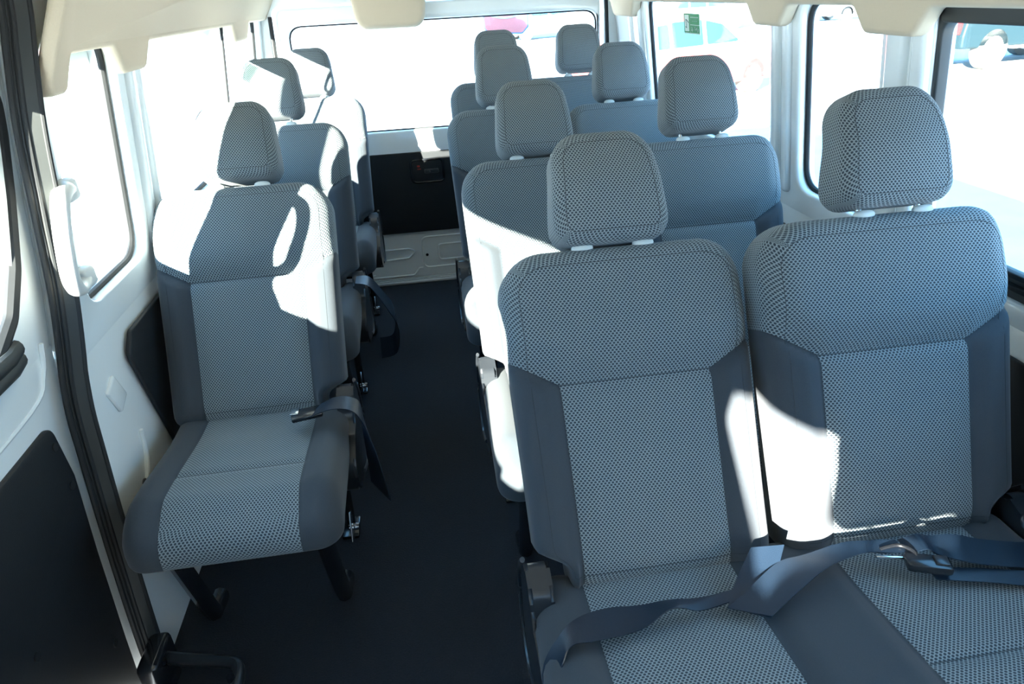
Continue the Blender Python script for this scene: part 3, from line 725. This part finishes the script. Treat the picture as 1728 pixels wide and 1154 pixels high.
# unseen post added on the sunny side to shade the middle single seat
bm = bmesh.new(); box(bm, (0, 0, 1.5), (.155, .155, 3.0), .01); pc = link('shading_post', to_me(bm), 'asphalt', None, (-2.01, 1.40, G)); pc.rotation_euler = (0, 0, R(-36.5)); pc['kind'] = 'structure'
# under-view mirror behind the tailgate glass
mr = empty('rear_view_mirror', (.115, YD+.26, 1.300), 'mirror with a painted pink reflection in a blue housing hanging behind the tailgate glass', 'mirror')
me = sheet(rpoly([(-.125, .012), (-.118, -.125), (-.09, -.145), (.09, -.155), (.125, -.12), (.120, -.01), (.10, .01)], .02), [], .05, .010, lambda a_, b_, c: Vector((a_, c+.004, b_))); link('housing', me, 'mirror_blue', mr)
me = sheet(rpoly([(-.120, -.055), (-.113, -.12), (-.085, -.138), (.085, -.146), (.115, -.115), (.112, -.038)], .02), [], .004, .001, lambda a_, b_, c: Vector((a_, c, b_))); link('mirror_face', me, 'mirror_pink_reflection', mr)
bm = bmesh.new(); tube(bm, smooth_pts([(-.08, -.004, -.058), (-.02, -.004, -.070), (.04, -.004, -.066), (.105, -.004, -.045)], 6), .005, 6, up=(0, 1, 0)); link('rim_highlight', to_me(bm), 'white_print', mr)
bm = bmesh.new(); box(bm, (.07, .03, .02), (.07, .05, .05), .01); tube(bm, [(.07, .03, .03), (.05, -.08, .06), (.03, -.21, .085)], .012, 8); link('bracket_arm', to_me(bm), 'dark_plastic', mr)

def wheel(root, x, y, r, w_=.2):
    bm = bmesh.new(); cyl(bm, (x, y-w_/2, r), (x, y+w_/2, r), r, 36); t_ = link('tyre', to_me(bm), 'tyre', root)
    for s in (-1, 1):
        bm = bmesh.new(); yy = y+s*(w_/2+.004); cyl(bm, (x, yy-.006, r), (x, yy+.006, r), r*.66, 30); rm = link('rim', to_me(bm), 'alloy', t_); rm.location = (0, 0, 0)
        bm = bmesh.new()
        for k in range(12):
            a_ = math.tau*k/12; u_ = Vector((math.cos(a_), 0, math.sin(a_))); p_ = Vector((x, yy+s*.008, r)); tube(bm, [p_+u_*r*.22, p_+u_*r*.58], r*.028, 6, up=(0, 1, 0))
        sp_ = link('spoke_gap', to_me(bm), 'tyre', rm); sp_.location = (0, 0, 0)
def car(name, loc, rz, prof, green, wins, paint, wb, r, W_, label):
    """prof: lower body side outline, green: greenhouse outline; car points to +x, z from the ground"""
    root = empty(name, (loc[0], loc[1], G), label, 'car'); root.rotation_euler = (0, 0, rz)
    def ext(poly, y0, lean=0.):
        me = sheet(rpoly(poly, .06, 4), [], W_-2*y0, .05, lambda a_, b_, c: Vector((a_, c-(W_-2*y0)/2, b_)))
        if lean:
            z0 = min(p[1] for p in poly)
            for v in me.vertices: v.co.y *= 1-lean*(v.co.z-z0)
        return me
    link('body', ext(prof, 0), paint, root); link('cabin', ext(green, .03, .28), paint, root)
    z0 = min(p[1] for p in green)
    for wn in wins:
        for s in (-1, 1):
            me = sheet(rpoly(wn, .04, 4), [], .012, .003, lambda a_, b_, c: Vector((a_, s*((W_/2-.03)*(1-.28*(b_-z0))+.004+c*.3), b_)))
            link('side_window', me, 'car_glass', root)
    for x in wb:
        for s in (-1, 1): wheel(root, x, s*(W_/2-.10), r)
    return root
hb = [(-1.95, .28), (1.95, .22), (2.02, .55), (1.9, .78), (1.15, .93), (-1.9, .98), (-2.0, .6)]
hg = [(-1.85, .93), (1.15, .90), (.45, 1.36), (-.2, 1.48), (-1.3, 1.45)]
hw_ = [[(-1.55, .97), (-1.0, .97), (-1.0, 1.36), (-1.3, 1.34)], [(-.92, .97), (-.15, .97), (-.15, 1.39), (-.92, 1.38)], [(-.05, .97), (.85, .97), (.40, 1.28), (-.05, 1.37)]]
rc = car('hatchback', (4.7, 13.9), R(26), hb, hg, hw_, 'red_paint', (-1.2, 1.3), .31, 1.7, 'red hatchback parked outside the right-hand windows')
tl = boxo('head_light', (1.93, .62, .66), (.12, .3, .14), 'alloy', rc, .03); boxo('head_light', (1.93, -.62, .66), (.12, .3, .14), 'alloy', rc, .03)
sb = [(-2.3, .45), (2.3, .40), (2.35, .9), (1.3, 1.12), (-2.25, 1.15), (-2.32, .7)]
sg = [(-2.1, 1.1), (1.3, 1.08), (.6, 1.70), (-1.9, 1.74)]
sw_ = [[(-1.8, 1.16), (-.9, 1.16), (-.9, 1.6), (-1.75, 1.6)], [(-.8, 1.16), (.1, 1.16), (.1, 1.6), (-.8, 1.6)], [(.2, 1.16), (1.1, 1.16), (.55, 1.58), (.2, 1.6)]]
du = car('off_roader', (13.3, 15.6), R(8), sb, sg, sw_, 'dark_paint', (-1.45, 1.45), .40, 1.85, 'dark off-road car parked outside the foremost right-hand window')
boxo('side_step', (0, -.95, .42), (2.0, .16, .05), 'alloy', du, .02); boxo('side_step', (0, .95, .42), (2.0, .16, .05), 'alloy', du, .02)
boxo('tail_light', (-2.31, -.75, .85), (.06, .14, .24), 'tail_red', du, .02); boxo('tail_light', (-2.31, .75, .85), (.06, .14, .24), 'tail_red', du, .02)
for x_, y_, a_, lb_ in ((6, 34, 10, 'silver hatchback far off, behind the tailgate window'), (13, 33, 5, 'silver hatchback far off, left of the green sticker'), (19, 34, 0, 'silver hatchback far off, right of the green sticker')):
    car('hatchback', (x_, y_), R(a_), hb, hg, hw_, 'silver_paint', (-1.2, 1.3), .31, 1.7, lb_)
